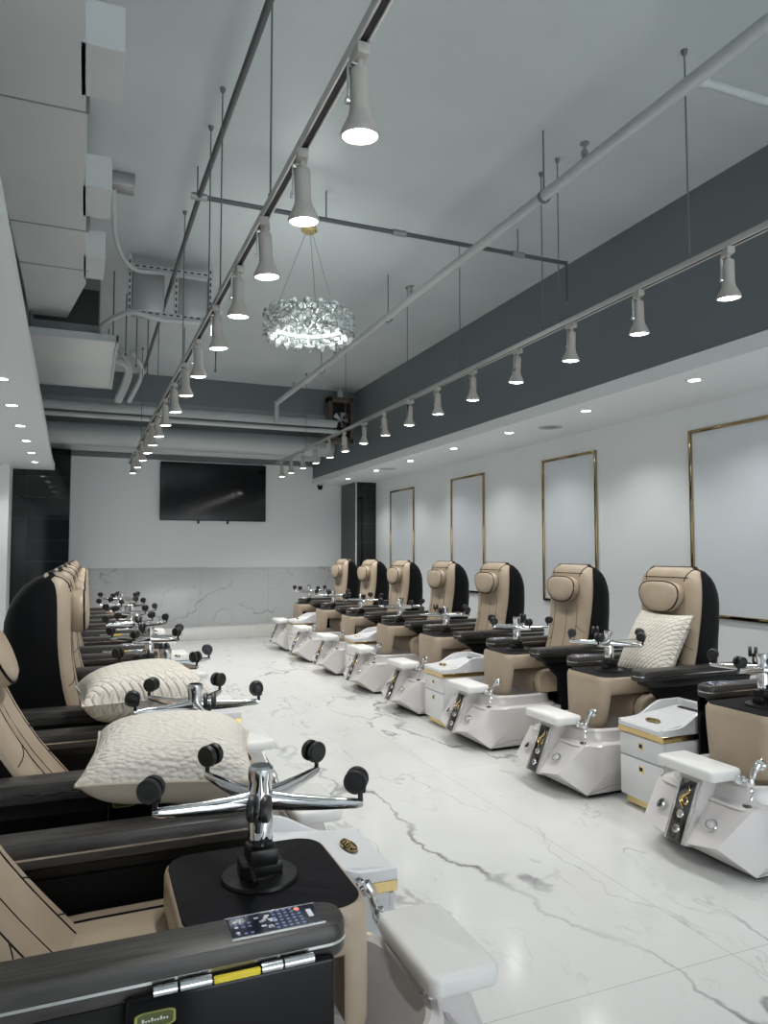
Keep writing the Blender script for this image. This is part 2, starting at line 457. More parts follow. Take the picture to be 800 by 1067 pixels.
for i, (x, y) in enumerate(((4.24, 6.0), (4.11, 9.9))):
    t = thing('ceiling_speaker', ['round flush speaker grille in the right soffit between two downlights, nearer one', 'round flush speaker grille in the right soffit, farther one'][i], 'speaker', (x, y, 2.70), 0, 'speaker grilles in the right soffit')
    bm = NB(); lathe(bm, [(.10, 0), (.105, -.006), (.115, -.006), (.12, 0)], 32, cap=False); obj('rim', bm, 'cart_white', t)
    bm = NB(); lathe(bm, [(.003, -.004), (.103, -.003), (.103, .001)], 32); obj('grille', bm, 'grey_metal', t)

# ------------------------------------------------------------------ track lights
def track(name_label, pa, pb, wires, group):
    pa, pb = V(pa), V(pb)
    t = thing('lighting_track', name_label, 'lighting track', pa)
    d = pb - pa; L = d.length; ang = math.atan2(d.y, d.x)
    q = NB()
    for y0, y1, z0, z1 in ((-.018, -.010, -.014, .018), (.010, .018, -.014, .018), (-.018, .018, .010, .018)):
        box(q, (0, y0, z0), (L, y1, z1), .002, 1)
    o = obj('rail', q, 'track', t); o.rotation_euler = (0, -math.asin(d.z / L), ang)
    q = NB(); box(q, (0.002, -.010, -.009), (L - .002, .010, .010)); o = obj('rail_slot', q, 'track_slot', t); o.rotation_euler = (0, -math.asin(d.z / L), ang)
    for s in wires:
        p = d * s
        q = NB(); tube(q, [(p.x, p.y, .018), (p.x, p.y, CEIL - pa.z - p.z)], .004, 8)
        lathe(q, [(.003, 0.03), (.009, .03), (.009, 0), (.003, 0)], 10, T(p.x, p.y, .018))
        lathe(q, [(.003, 0), (.016, 0), (.012, -.02), (.004, -.03)], 12, T(p.x, p.y, CEIL - pa.z - p.z))
        obj('suspension_wire', q, 'wire', t)
    return t

def lamp_parts(t):
    """origin at the underside of the rail"""
    q = NB(); box(q, (-.018, -.035, -.032), (.018, .035, -.0005), .004); lathe(q, [(.010, -.032), (.010, -.054)], 14); obj('track_adapter', q, 'lamp_white', t)
    q = NB()
    box(q, (-.033, -.008, -.15), (-.029, .008, -.045), .001, 1); box(q, (-.033, -.008, -.05), (.006, .008, -.045), .001, 1)
    lathe(q, [(.004, 0), (.011, 0), (.011, .008), (.004, .008)], 12, T(-.030, 0, -.15) @ RY(-PI / 2)); obj('bracket', q, 'chrome', t)
    tilt = T(0, 0, -.054) @ RX(.10) @ RY(-.05) @ Matrix.Diagonal((1, 1, .9, 1))
    q = NB(); lathe(q, [(.004, 0), (.022, -.001), (.0265, -.008), (.0275, -.03), (.0275, -.115), (.031, -.135), (.041, -.158), (.0505, -.178), (.0535, -.190), (.0535, -.196), (.048, -.196), (.046, -.19)], 28, tilt, cap=False)
    lathe(q, [(.004, 0.0005), (.012, .0005)], 12, tilt); obj('shade', q, 'lamp_white', t)
    q = NB(); lathe(q, [(.003, -.203), (.025, -.201), (.040, -.196), (.0475, -.192), (.0475, -.186)], 28, tilt); obj('lit_bulb', q, 'bulb', t)
    p = tilt @ V((0, 0, -.225))
    add_spot(p, TR_E, 118, .75, .045, (1, .985, .96), (0.10, -.05, 0), t)

ltA, ltB = V((.648, .9, 2.80)), V((.555, 11.6, 2.80))
rtA, rtB = V((2.685, 1.2, 2.86)), V((2.775, 11.35, 2.88))
track('long ceiling lighting track running the room above the left row of chairs', ltA, ltB, [(y - .9) / 10.7 for y in (2.72, 3.82, 4.2, 5.35, 7.2, 9.2)], None)
track('long ceiling lighting track running the room above the right row of chairs', rtA, rtB, [(y - 1.2) / 10.15 for y in (2.65, 3.72, 3.90, 5.05, 6.1, 7.9, 9.6)], None)
ly = [1.74, 2.28, 2.81, 3.34, 3.92, 4.60, 5.20, 5.85, 6.50, 7.15, 7.75, 8.40, 9.10, 9.85, 10.6]
ry = [2.42, 3.01, 3.60, 4.21, 4.84, 5.46, 6.04, 6.68, 7.27, 7.93, 8.52, 9.14, 9.76, 10.4, 11.0]
proto = None
for side, ys, A, B in (('left', ly, ltA, ltB), ('right', ry, rtA, rtB)):
    for i, y in enumerate(ys):
        s = (y - A.y) / (B.y - A.y)
        p = A + (B - A) * s; p.z -= .014
        lab = nth(i, 15, 'white lit spotlight on the %s ceiling track' % side)
        if proto is None:
            proto = thing('track_spotlight', lab, 'spotlight', p, 0, 'spotlights on the left track'); lamp_parts(proto)
        else:
            d_ = dup(proto, p, random.uniform(-.5, .5), lab, 'spotlights on the %s track' % side)
            if y > 7.5:
                for c in d_.children:
                    if c.type == 'LIGHT':
                        c.data = c.data.copy(); c.data.energy = TR_E * (1.4 if y < 9 else 1.9)

# ------------------------------------------------------------------ ceiling services
def pipe(name, label, cat, pts, r, m, n=14, kids=()):
    q = NB(); tube(q, pts, r, n)
    o = obj(name, q, m); tag(o, label, cat)
    return o

# big duct on the left with stub boxes
t = thing('air_duct', 'big pale grey rectangular air duct under the ceiling above the left soffit', 'air duct', (-.27, 3.0, 3.5))
q = NB()
def dring(y, x0, x1, z0, z1): return [(x0, y, z0), (x1, y, z0), (x1, y, z1), (x0, y, z1)]
loft(q, [dring(-5.0, -.20, .23, 0, .40), dring(2.85, -.22, .215, 0, .40), dring(2.9, -.22, .215, .004, .40), dring(3.85, -.235, .06, .012, .40)]); obj('duct_body', q, 'duct', t)
for y in (-2.6, -1.1, .55, 1.9, 2.6):
    q = NB(); box(q, (-.225, y - .004, -.006), (.236, y + .004, .40), .001, 1); obj('flange_seam', q, 'grey_metal', t)
for i, (y0, y1, x1) in enumerate(((.05, .42, .37), (1.28, 1.68, .355), (2.32, 2.76, .34))):
    q = NB(); box(q, (.2, y0, .0), (x1, y1, .19), .003, 1); obj('side_outlet', q, 'duct', t)
for i, (y0, y1) in enumerate(((1.0, 1.42), (2.05, 2.5))):
    q = NB(); box(q, (-.40, y0, .02), (-.2, y1, .2), .003, 1); obj('side_outlet', q, 'duct', t)

t = thing('ceiling_panel', 'thin grey rectangular panel hung flat below the end of the duct', 'panel', (-.16, 7.65, 3.30))
q = NB(); box(q, (-.36, -.97, 0), (.36, .97, .025), .004); obj('board', q, 'duct', t)
q = NB()
for lo, hi in (((-.375, -.985, -.012), (.375, -.96, .05)), ((-.375, .96, -.012), (.375, .985, .05)), ((.352, -.985, -.012), (.377, .985, .05)), ((-.377, -.985, -.012), (-.352, .985, .05))):
    box(q, lo, hi, .003, 1)
obj('edge_frame', q, 'pipe_paint', t)
for x in (-.33, .33):
    for y in (-.9, .9):
        q = NB(); tube(q, [(x, y, .02), (x, y, CEIL - 3.30)], .006, 8); obj('hanger_rod', q, 'wire', t)
# dark cassette unit between duct and panel
t = thing('air_handler', 'dark air handling box tucked between the duct end and the hung panel', 'air handler', (-.24, 7.5, 3.42))
q = NB(); box(q, (-.28, -.55, 0), (.30, .55, CEIL - 3.42), .01); obj('casing', q, 'far_wall', t)
q = NB(); box(q, (-.24, -.56, .08), (.29, -.548, .40), .004); obj('intake_grille', q, 'track_slot', t)

# slotted steel frame holding two grey units
t = thing('strut_frame', 'slotted steel strut frame holding two grey boxes near the ceiling', 'frame', (.61, 6.3, 3.43))
for x in (-.33, .045, .33):
    q = NB(); box(q, (x - .015, -.02, 0), (x + .015, .02, CEIL - 3.43), .003, 1); q2 = NB()
    for k in range(8): box(q2, (x - .006, -.0225, .05 + k * .055), (x + .006, -.0195, .08 + k * .055))
    objm('upright_strut', [(q, 'pipe_paint'), (q2, 'track_slot')], t)
for z in (.03, .42):
    q = NB(); box(q, (-.33, -.025, z - .018), (.35, -.0, z + .018), .003, 1); q2 = NB()
    for k in range(11): box(q2, (-.29 + k * .056, -.0275, z - .006), (-.29 + k * .056 + .03, -.0245, z + .006))
    objm('cross_strut', [(q, 'pipe_paint'), (q2, 'track_slot')], t)
for x0 in (-.31, .06):
    q = NB(); box(q, (x0, .0, .05), (x0 + .26, .22, .40), .01); obj('control_box', q, 'grey_metal', t)

pipe('conduit', 'pale conduit looping from a ceiling bracket to the strut frame', 'conduit', bez([(.11, 5.0, 3.86), (.115, 5.15, 3.78), (.16, 5.6, 3.72), (.30, 6.1, 3.75), (.55, 6.24, 3.80), (.9, 6.2, 3.78)]), .017, 'pipe_paint')
q = NB(); box(q, (.0, 4.93, 3.86), (.24, 5.07, 3.95), .008); o = obj('ceiling_bracket', q, 'grey_metal'); tag(o, 'small dark bracket box on the ceiling beside the duct', 'bracket')
pipe('conduit', 'pale conduit curving from the dark air handler to the strut frame foot', 'conduit', bez([(.04, 6.97, 3.42), (.10, 6.5, 3.40), (.28, 6.2, 3.42), (.5, 6.23, 3.40), (.72, 6.25, 3.41), (.95, 6.26, 3.43)]), .02, 'pipe_paint')
pipe('sprinkler_pipe', 'dark thin pipe running the length of the ceiling left of the left track', 'pipe', [(.70, .6, 3.75), (.62, 4.68, 3.75), (.60, 9.9, 3.72)], .017, 'dark_pipe')
t = thing('cross_pipe', 'dark thin pipe crossing the ceiling above the chandelier', 'pipe', (.58, 4.68, 3.75))
q = NB(); tube(q, [(0, 0, 0), (2.9, 0, 0)], .016, 12); obj('pipe_run', q, 'dark_pipe', t)
q = NB(); tube(q, [(2.9, 0, 0.016), (2.9, 0, -.30)], .011, 10); obj('drop_pipe', q, 'dark_pipe', t)
for x in (.04, 1.45, 2.45):
    q = NB(); tube(q, [(x - .05, 0, 0), (x + .05, 0, 0)], .024, 12); obj('coupling', q, 'grey_metal', t)
for x in (.03, .9, 2.45):
    q = NB(); tube(q, [(x, 0, .01), (x, 0, CEIL - 3.75)], .005, 8); obj('hanger_rod', q, 'wire', t)

t = thing('sprinkler_main', 'long white sprinkler pipe under the ceiling to the right of the chandelier', 'pipe', (2.45, .5, 3.55))
q = NB(); tube(q, [(.01, 0, .0), (-.03, 9.4, 0)], .033, 16); obj('pipe_run', q, 'pipe_paint', t)
for y in (2.62, 4.9, 6.9, 8.6):
    q = NB(); tube(q, [(0, y, 0), (0, y, .07)], .014, 10); lathe(q, [(.018, .05), (.018, .075), (.008, .085), (.008, .11), (.026, .115), (.026, .12), (.004, .121)], 14, T(0, y, 0)); obj('sprinkler_head', q, 'grey_metal', t)
for y in (3.0, 5.4, 7.4):
    q = NB(); tube(q, [(0, y, .03), (0, y, CEIL - 3.55)], .005, 8); lathe(q, [(.036, -.012), (.04, -.012), (.04, .012), (.036, .012)], 16, T(0, y, 0) @ RX(PI / 2), cap=False); obj('hanger_rod', q, 'wire', t)
q = NB(); tube(q, [(0, 1.85, 0), (.06, 1.85, 0)], .03, 12); tube(q, [(.05, 1.85, 0), (1.36, 1.85, 0)], .02, 12); obj('branch_pipe', q, 'pipe_paint', t)
q = NB(); tube(q, [(-.03, 9.4, 0.03), (-.03, 9.4, -.28)], .033, 14); obj('end_drop', q, 'pipe_paint', t)

# pipes and round ducts crossing at the back
pipe('cross_duct', 'pale pipe crossing the back of the ceiling, uppermost and nearest one', 'pipe', [(XL + .02, 10.0, 3.33), (3.33, 10.0, 3.33)], .055, 'pipe_paint', 18)
pipe('cross_duct', 'thin pale pipe crossing just below the uppermost pipe at the back', 'pipe', [(XL + .02, 9.9, 3.20), (.7, 9.9, 3.20), (3.33, 9.9, 3.20)], .03, 'pipe_paint', 14)
pipe('cross_duct', 'wide round grey duct crossing above the television', 'air duct', [(XL + .02, 11.6, 3.22), (3.79, 11.6, 3.22)], .16, 'pipe_paint', 28)
pipe('cross_duct', 'round grey duct crossing close to the back wall, lowest one', 'air duct', [(XL + .02, 12.3, 3.16), (3.79, 12.3, 3.16)], .10, 'pipe_paint', 24)
for k, (a, b_, c_) in enumerate((((.30, 8.6, 3.72), (.44, 9.3, 3.66), (.34, 9.85, 3.40)), ((.42, 8.7, 3.76), (.58, 9.35, 3.70), (.46, 9.9, 3.42)), ((.15, 8.5, 3.60), (.38, 8.8, 3.58), (.30, 9.7, 3.38)))):
    pipe('conduit', ['pale conduit dropping to the back pipes, left of a close pair', 'pale conduit dropping to the back pipes, right of a close pair', 'lower pale conduit bending behind the hung panel'][k], 'conduit', bez([a, b_, c_], 8), .032, 'pipe_paint')
for k, (x, y) in enumerate(((.42, 7.7), (.55, 8.0), (.95, 8.2), (1.2, 7.6), (.30, 7.3))):
    q = NB(); tube(q, [(x, y, 3.95), (x, y, 3.35)], .006, 8); lathe(q, [(.003, 0), (.012, 0), (.012, -.02), (.003, -.02)], 10, T(x, y, 3.36))
    o = obj('threaded_rod', q, 'wire'); tag(o, 'thin bare threaded rod hanging from the ceiling behind the strut frame', 'rod', 'rods behind the strut frame')

# framed dark fan panel high at the back right
t = thing('framed_fan', 'wood framed dark fan box hanging high beside the slate wall at the back', 'fan', (3.54, 10.32, 2.90))
q = NB()
for lo, hi in (((-.25, -.12, .2), (-.19, .08, .88)), ((.09, -.12, .2), (.13, .08, .88)), ((-.25, -.12, .80), (.13, .08, .88)), ((-.25, -.12, .2), (.13, .08, .27))): box(q, lo, hi, .006)
obj('wooden_frame', q, 'wood', t)
q = NB(); box(q, (-.2, -.02, .25), (.10, .06, .82)); obj('back_panel', q, 'black_plastic', t)
q = NB(); lathe(q, [(.125, 0), (.135, .012), (.125, .024)], 28, T(-.05, -.06, .55) @ RX(PI / 2), cap=False); obj('fan_ring', q, 'dark_chrome', t)
for k in range(5):
    a = 2 * PI * k / 5
    q = NB(); loft(q, [[(0.02, -.012, .004), (.02, .012, -.004), (.02, .012, -.008), (.02, -.012, 0)], [(.12, -.04, .018), (.12, .03, -.014), (.12, .03, -.018), (.12, -.04, .014)]], mtx=T(-.05, -.05, .55) @ RX(PI / 2) @ RZ(a)); obj('fan_blade', q, 'grey_metal', t)
q = NB(); lathe(q, [(.004, .03), (.028, .026), (.03, 0), (.004, 0)], 16, T(-.05, -.04, .55) @ RX(PI / 2)); obj('fan_hub', q, 'grey_metal', t)
q = NB(); box(q, (-.09, -.06, .89), (-.02, .0, .99), .005); tube(q, [(-.055, -.03, .98), (-.055, -.03, CEIL - 2.9)], .02, 10); obj('junction_box', q, 'pipe_paint', t)

# ------------------------------------------------------------------ chandelier
t = thing('chandelier', 'ring chandelier of clear crystals hanging on thin wires from the ceiling', 'chandelier', (1.535, 5.28, 3.19))
q = NB()
lathe(q, [(.30, -.075), (.315, -.075), (.315, -.068), (.30, -.068)], 48, cap=False); lathe(q, [(.30, .075), (.315, .075), (.315, .068), (.30, .068)], 48, cap=False)
for k in range(24):
    a = 2 * PI * k / 24; tube(q, [(.308 * math.cos(a), .308 * math.sin(a), -.07), (.308 * math.cos(a), .308 * math.sin(a), .07)], .003, 6)
obj('ring_frame', q, 'chrome', t)
q = NB(); lathe(q, [(.285, -.012), (.292, -.012), (.292, .012), (.285, .012)], 48, cap=False); obj('led_band', q, 'crystal_lamp', t)
def gem(r, h):
    g = NB()
    n = 6
    lathe(g, [(.0006, h), (r * .95, h * .28), (r, 0), (r * .95, -h * .28), (.0006, -h)], n)
    return g
g0 = None
NG, ROWS = 20, 5
for row in range(ROWS):
    for k in range(NG):
        a = 2 * PI * (k + .5 * (row % 2)) / NG
        R = .318
        z = -.080 + row * .040
        if g0 is None:
            g0 = obj('crystal', gem(.036, .044), 'crystal', t, 10); g = g0
        else:
            g = g0.copy(); C.objects.link(g); g.parent = t
        g.location = (R * math.cos(a), R * math.sin(a), z); g.rotation_euler = (random.uniform(-.25, .25), random.uniform(-.25, .25), a)
q = NB()
for k in range(3):
    a = 2 * PI * k / 3 + .4; tube(q, [(.305 * math.cos(a), .305 * math.sin(a), .07), (.03 * math.cos(a), .03 * math.sin(a), CEIL - 3.19 - .03)], .0018, 6)
obj('hanging_wires', q, 'wire', t)
q = NB(); lathe(q, [(.004, -.03), (.05, -.03), (.06, -.02), (.06, 0), (.004, 0)], 28, T(0, 0, CEIL - 3.19)); obj('canopy', q, 'brushed_gold', t)
lp = bpy.data.lights.new('chandelier_glow', 'POINT'); lp.energy = 6; lp.color = (.95, 1, .98); lp.shadow_soft_size = .2
lo_ = bpy.data.objects.new('chandelier_glow', lp); C.objects.link(lo_); lo_.parent = t; lo_.location = (0, 0, 0)

# ------------------------------------------------------------------ pedicure chair (local: x forward to the aisle, y across, z up)
BACK = [(.46, .835), (.50, .825), (.60, .793), (.70, .763), (.80, .738), (.92, .718), (1.05, .708), (1.16, .706), (1.25, .702), (1.30, .692), (1.335, .665), (1.352, .635)]
def uf(z):
    for (a, b), (c, d) in zip(BACK[:-1], BACK[1:]):
        if z <= c: return b + (d - b) * max(0, (z - a)) / (c - a)
    return BACK[-1][1]
def hw(z):   # half width of the back
    pts = [(.46, .25), (.7, .245), (.9, .25), (1.1, .268), (1.2, .272), (1.27, .262), (1.32, .235), (1.352, .19)]
    for (a, b), (c, d) in zip(pts[:-1], pts[1:]):
        if z <= c: return b + (d - b) * max(0, (z - a)) / (c - a)
    return pts[-1][1]
def ub(z):
    pts = [(.46, .42), (.8, .40), (.95, .395), (1.12, .405), (1.22, .432), (1.29, .485), (1.33, .54), (1.352, .595)]
    for (a, b), (c, d) in zip(pts[:-1], pts[1:]):
        if z <= c: return b + (d - b) * max(0, (z - a)) / (c - a)
    return pts[-1][1]
def sfront(v, z):
    w = hw(z); s = min(1, abs(v) / w)
    dip = -.016 * math.exp(-((s - .0) / .55) ** 2) * (1 if z < 1.0 else max(0, 1 - (z - 1.0) / .2))
    return uf(z) + dip - .045 * s ** 9

def recline_m(a): return T(.80, 0, .48) @ RY(-a) @ T(-.80, 0, -.48)

def make_back(t, rec):
    Z = [.46, .48, .52, .58, .65, .72, .80, .88, .96, 1.04, 1.12, 1.18, 1.24, 1.28, 1.305, 1.325, 1.342, 1.352]
    q = NB(); rings = []
    NF = 22
    for i, z in enumerate(Z):
        w = hw(z)
        fr = [(sfront(w * math.sin(PI / 2 * (1 - 2 * k / NF)), z), w * math.sin(PI / 2 * (1 - 2 * k / NF)), z) for k in range(NF + 1)]
        b0 = uf(z) - .085
        b0 = max(b0, ub(z) + .01)
        b0 = min(b0, uf(z) - .05)
        bk = [(b0, -w, z), (b0, -w * .5, z), (b0, 0, z), (b0, w * .5, z), (b0, w, z)]
        rings.append(fr + bk)
    loft(q, rings, mtx=recline_m(rec)); q_back = q
    # black outer shell, a little proud of the tan edge
    q = NB(); rings = []
    for z in [.40] + Z[1:-1] + [1.358]:
        w = hw(z) + .006; f = uf(z) - .06; b = ub(z)
        if z > 1.33: f = uf(z) - .02
        r = []
        n = 14
        for k in range(n + 1):   # rounded back, from +w to -w
            a = PI * k / n
            c, s_ = math.cos(a), math.sin(a)
            e = 2 / 3.4
            r.append((f - (f - b) * (abs(s_) ** e), w * (abs(c) ** e) * (1 if c >= 0 else -1), z))
        r += [(f, -w * .5, z), (f, 0, z), (f, w * .5, z)]
        rings.append(r)
    loft(q, rings, mtx=recline_m(rec)); obj('back_shell', q, 'black_leather', t, 50)
    # seams
    q = NB()
    for s in (-1, 1):
        tube(q, [recline_m(rec) @ V((sfront(s * vv, z) + .0005, s * vv, z)) for vv, z in [(.13 + .02 * (1 - abs(zz - .8)), zz) for zz in [.5 + .045 * k for k in range(13)]]], .0022, 6)
        for z in (.60, .72, .84):
            tube(q, [recline_m(rec) @ V((sfront(s * (.145 + .095 * k / 6), z - .05 * k / 6 + .03) + .0005, s * (.145 + .095 * k / 6), z - .05 * k / 6 + .03)) for k in range(7)], .0018, 6)
        tube(q, [recline_m(rec) @ V((sfront(s * (.17 + .03 * k / 8), 1.26 + .085 * k / 8) + .001, s * (.17 + .03 * k / 8), 1.26 + .085 * k / 8)) for k in range(9)], .003, 6)
    tube(q, [recline_m(rec) @ V((sfront(-.2 + .4 * k / 14, 1.285) + .0005, -.2 + .4 * k / 14, 1.285)) for k in range(15)], .003, 6)
    tube(q, [recline_m(rec) @ V((sfront(0, .5 + .5 * k / 14) + .0003, 0, .5 + .5 * k / 14)) for k in range(15)], .0018, 6)
    objm('backrest', [(q_back, 'tan'), (q, 'black_leather')], t, 50)
    # head pillow: rounded trapezoid, wide at the top
    q = NB(); pip = NB()
    out = []
    for k in range(40):
        a = 2 * PI * k / 40
        c, s_ = math.cos(a), math.sin(a)
        e = 2 / 3.0
        y = .158 * abs(c) ** e * (1 if c >= 0 else -1); z = .105 * abs(s_) ** e * (1 if s_ >= 0 else -1)
        y *= 1.16 + (.30 * (z / .105) if z < 0 else .05 * (z / .105))
        out.append((y, z))
    rings = []
    for d, k in ((-.01, .90), (.012, .985), (.03, 1.0), (.05, .985), (.064, .93), (.074, .80), (.080, .55), (.083, .2)):
        rings.append([(d, y * k, z * k) for y, z in out])
    hm = recline_m(rec) @ T(.704, 0, 1.155) @ RY(-.03)
    loft(q, rings, mtx=hm)
    hp = obj('head_pillow', q, 'tan', t, 60)
    P = [hm @ V((.058, y * .972, z * .972)) for y, z in out]; tube(pip, P + [P[0]], .0045, 6, caps=False)
    obj('pillow_piping', pip, 'black_leather', hp)

def arm(t, s):
    y = s * .322
    q = NB()
    rings = []
    # arm cap: long rounded bar, top at .735
    slab_pts = rrect(.465, .052, .045, 6, .775, y)
    rings = []
    for ins, z in ((.012, .668), (.003, .674), (0, .684), (0, .722), (.004, .731), (.014, .735)):
        rings.append([(x + (0 if x < .8 else 0), yy, z) for x, yy in rrect(.475 - ins, .056 - ins, .046 - min(ins, .03), 6, .785, y)])
    loft(q, rings); a = obj('armrest', q, 'arm', t)
    q = NB()
    P = [(x, yy, .6995) for x, yy in rrect(.4765, .0575, .0475, 6, .785, y)]
    rings = [[(x, yy, z) for x, yy, _ in P] for z in (.697, .7025)]
    loft(q, rings); obj('armrest_trim', q, 'silver', a)
    q = NB()
    rings = [[(x, yy, z) for x, yy in rrect(w, d, r, 5, cx, y)] for z, w, d, r, cx in ((.668, .452, .046, .04, .772), (.648, .445, .044, .04, .77), (.625, .42, .035, .03, .75))]
    loft(q, rings); obj('armrest_underside', q, 'black_plastic', a)
    return a

def make_chair(name, label, group, rec=0.0):
    t = thing(name, label, 'pedicure chair', (0, 0, 0), 0, group)
    # plinth under the seat
    q = NB(); box(q, (.30, -.30, .0), (1.0, .30, .12), .012); box(q, (.32, -.27, .12), (.96, .27, .40), .02); obj('plinth', q, 'black_gloss', t)
    # seat
    q = NB()
    prof = [(.60, .40), (.60, .53), (.66, .555), (.80, .56), (1.0, .562), (1.09, .556), (1.135, .535), (1.158, .50), (1.16, .45), (1.15, .39)]
    rings = []
    for v, ins in ((-.262, .02), (-.258, .008), (-.245, 0), (-.12, -.003), (0, -.004), (.12, -.003), (.245, 0), (.258, .008), (.262, .02)):
        rings.append([(x - ins * (1 if x > 1.0 else 0), v, z - (ins if z > .5 else 0)) for x, z in prof])
    loft(q, rings); q2 = NB()
    for v in (-.20, .20): tube(q2, [(x + (.001 if x > 1.05 else 0), v, z + .001) for x, z in prof[2:]], .004, 6)
    objm('seat', [(q, 'tan'), (q2, 'black_leather')], t, 40)
    make_back(t, rec)
    # side panels
    for s in (-1, 1):
        q = NB()
        pts = [(.36, .10), (.97, .10), (1.0, .16), (1.0, .50), (1.16, .64), (.40, .64), (.36, .50)]
        y0, y1 = (s * .275, s * .335)
        loft(q, [[(x, y0, z) for x, z in pts], [(x, y1, z) for x, z in pts]]); obj('side_panel', q, 'black_leather', t)
        arm(t, s)
    # fold-down tray on the sitter's right, under the arm
    q = NB(); box(q, (.845, -.398, .33), (1.222, -.380, .688), .010, 3); tr = obj('side_tray', q, 'black_gloss', t)
    for x0, x1 in ((.891, .931), (.936, .990), (1.080, 1.118), (1.122, 1.178)):
        q = NB(); tube(q, [(x0, -.398, .694), (x1, -.398, .694)], .0085, 12); obj('tray_hinge', q, 'chrome', tr)
    q = NB(); box(q, (.994, -.403, .686), (1.078, -.394, .698), .002, 1); obj('yellow_strip', q, 'yellow', tr)
    bmx = T(.895, -.398, .650) @ Matrix.Diagonal((.034, 1, .0135, 1)) @ RX(PI / 2)
    def stadium(k, z):
        return [(x * k, y * k, z) for x, y in rrect(1, 1, .45, 8)]
    q = NB(); loft(q, [stadium(.86, 0), stadium(.88, .003), stadium(1.0, .003), stadium(1.0, 0)], caps=False, mtx=bmx); obj('badge_rim', q, 'olive', tr)
    q = NB(); loft(q, [stadium(.88, 0), stadium(.88, .0012)], mtx=bmx); q2 = NB()
    for k in range(9): box(q2, (.873 + k * .005, -.4005, .6475), (.8765 + k * .005, -.399, .6475 + .003 + .003 * (k % 3 == 0)))
    objm('badge', [(q, 'olive_dark'), (q2, 'silver')], tr)
    # touch remote set in the right arm
    q = NB(); box(q, (1.035, -.362, .7335), (1.21, -.284, .7375), .002, 1); rp = obj('remote_panel', q, 'panel_dark', t)
    for y0, y1 in ((-.3645, -.3615), (-.2845, -.2815)):
        q = NB(); box(q, (1.032, y0, .7335), (1.213, y1, .7385), .001, 1); obj('remote_trim', q, 'silver', rp)
    q = NB()
    for i in range(11):
        for j in range(6):
            if i in (3, 4, 5) or (i < 3 and j in (1, 4)): continue
            x, y = 1.045 + i * .0125, -.354 + j * .0125
            box(q, (x, y, .7374), (x + .006, y + .0055, .7380))
    q2 = NB(); random.seed(3)
    for k in range(12):
        x, y = random.uniform(1.085, 1.118), random.uniform(-.352, -.295); box(q2, (x, y, .7375), (x + .009, y + .005, .7383))
    for k in range(3): lathe(q2, [(.001, 0), (.004, 0), (.001, .001)], 10, T(1.047, -.345 + k * .02, .7383))
    box(q2, (1.188, -.335, .7375), (1.198, -.305, .7384), .0004, 1)
    q3 = NB(); lathe(q3, [(.001, 0), (.006, 0), (.001, .001)], 12, T(1.172, -.296, .738)); objm('remote_keys', [(q, 'icon_blue'), (q2, 'icon_white'), (q3, 'icon_red')], rp)
    # ---- foot basin
    q = NB()
    half = [(1.775, .07, .115), (1.61, .07, .315), (1.60, .285, .305), (1.755, .225, .145), (1.605, .30, .025), (1.44, .345, .185), (1.30, .30, .03), (1.40, .33, .305), (1.0, .315, .30), (.98, .33, .2), (1.0, .28, .03), (1.72, .07, .09)]
    hullb = NB()
    for x, y, z in half:
        for s in (-1, 1): hullb.verts.new((x, s * y, z))
    r = bmesh.ops.convex_hull(hullb, input=hullb.verts)
    bmesh.ops.delete(hullb, geom=list({v for v in r['geom_interior'] if isinstance(v, bmesh.types.BMVert)}), context='VERTS')
    bmesh.ops.dissolve_limit(hullb, angle_limit=.03, verts=hullb.verts, edges=hullb.edges)
    top = [f for f in hullb.faces if f.normal.z > .85 or (f.calc_center_median().z > .295)]
    bmesh.ops.delete(hullb, geom=top, context='FACES')
    merge(q, hullb)
    # flange, lip and bowl
    def ring(sx0, sx1, sy, z, e=3.0, n=48):
        cx = (sx0 + sx1) / 2; a = (sx1 - sx0) / 2
        o_ = []
        for k in range(n):
            th = 2 * PI * k / n; c, s_ = math.cos(th), math.sin(th)
            o_.append((cx + a * abs(c) ** (2 / e) * (1 if c >= 0 else -1), sy * abs(s_) ** (2 / e) * (1 if s_ >= 0 else -1), z))
        return o_
    rr = [ring(.985, 1.635, .318, .298, 5), ring(.99, 1.625, .31, .307, 5), ring(1.0, 1.60, .285, .315, 3.6), ring(1.0, 1.585, .278, .35, 3.4), ring(1.0, 1.58, .279, .376, 3.4), ring(1.004, 1.572, .272, .386, 3.4),
          ring(1.015, 1.555, .258, .388, 3.4), ring(1.025, 1.545, .247, .380, 3.2), ring(1.03, 1.535, .238, .33, 3.0), ring(1.05, 1.50, .22, .2, 2.8), ring(1.10, 1.43, .17, .13, 2.6), ring(1.2, 1.3, .05, .12, 2.2)]
    loft(q, rr[:1] + rr[1:], caps=False)
    q_basin = q
    q = NB()
    for s in (-1, 1): tube(q, [(1.595, s * .303, .032), (1.44, s * .327, .072), (1.02, s * .308, .072)], .0022, 6)
    bs = objm('foot_basin', [(q_basin, 'white_gloss'), (q, 'grey_metal')], t, 22)
    q = NB(); box(q, (1.0, -.27, .0), (1.57, .27, .03), .006); obj('basin_foot', q, 'black_plastic', bs)
    # spine carrying the pad, control panel on its face
    q = NB()
    pts = [(1.78, .105), (1.70, .085), (1.55, .20), (1.545, .40), (1.66, .405), (1.668, .37)]
    loft(q, [[(x, -.068, z) for x, z in pts], [(x, .068, z) for x, z in pts]]); sp = obj('basin_spine', q, 'white_gloss', t)
    cpm = T(1.728, 0, .24) @ RY(-math.atan2(.265, -.112) + PI)   # local x up along the face
    ux = V((-.112, 0, .265)).normalized(); nrm = V((.265, 0, .112)).normalized()
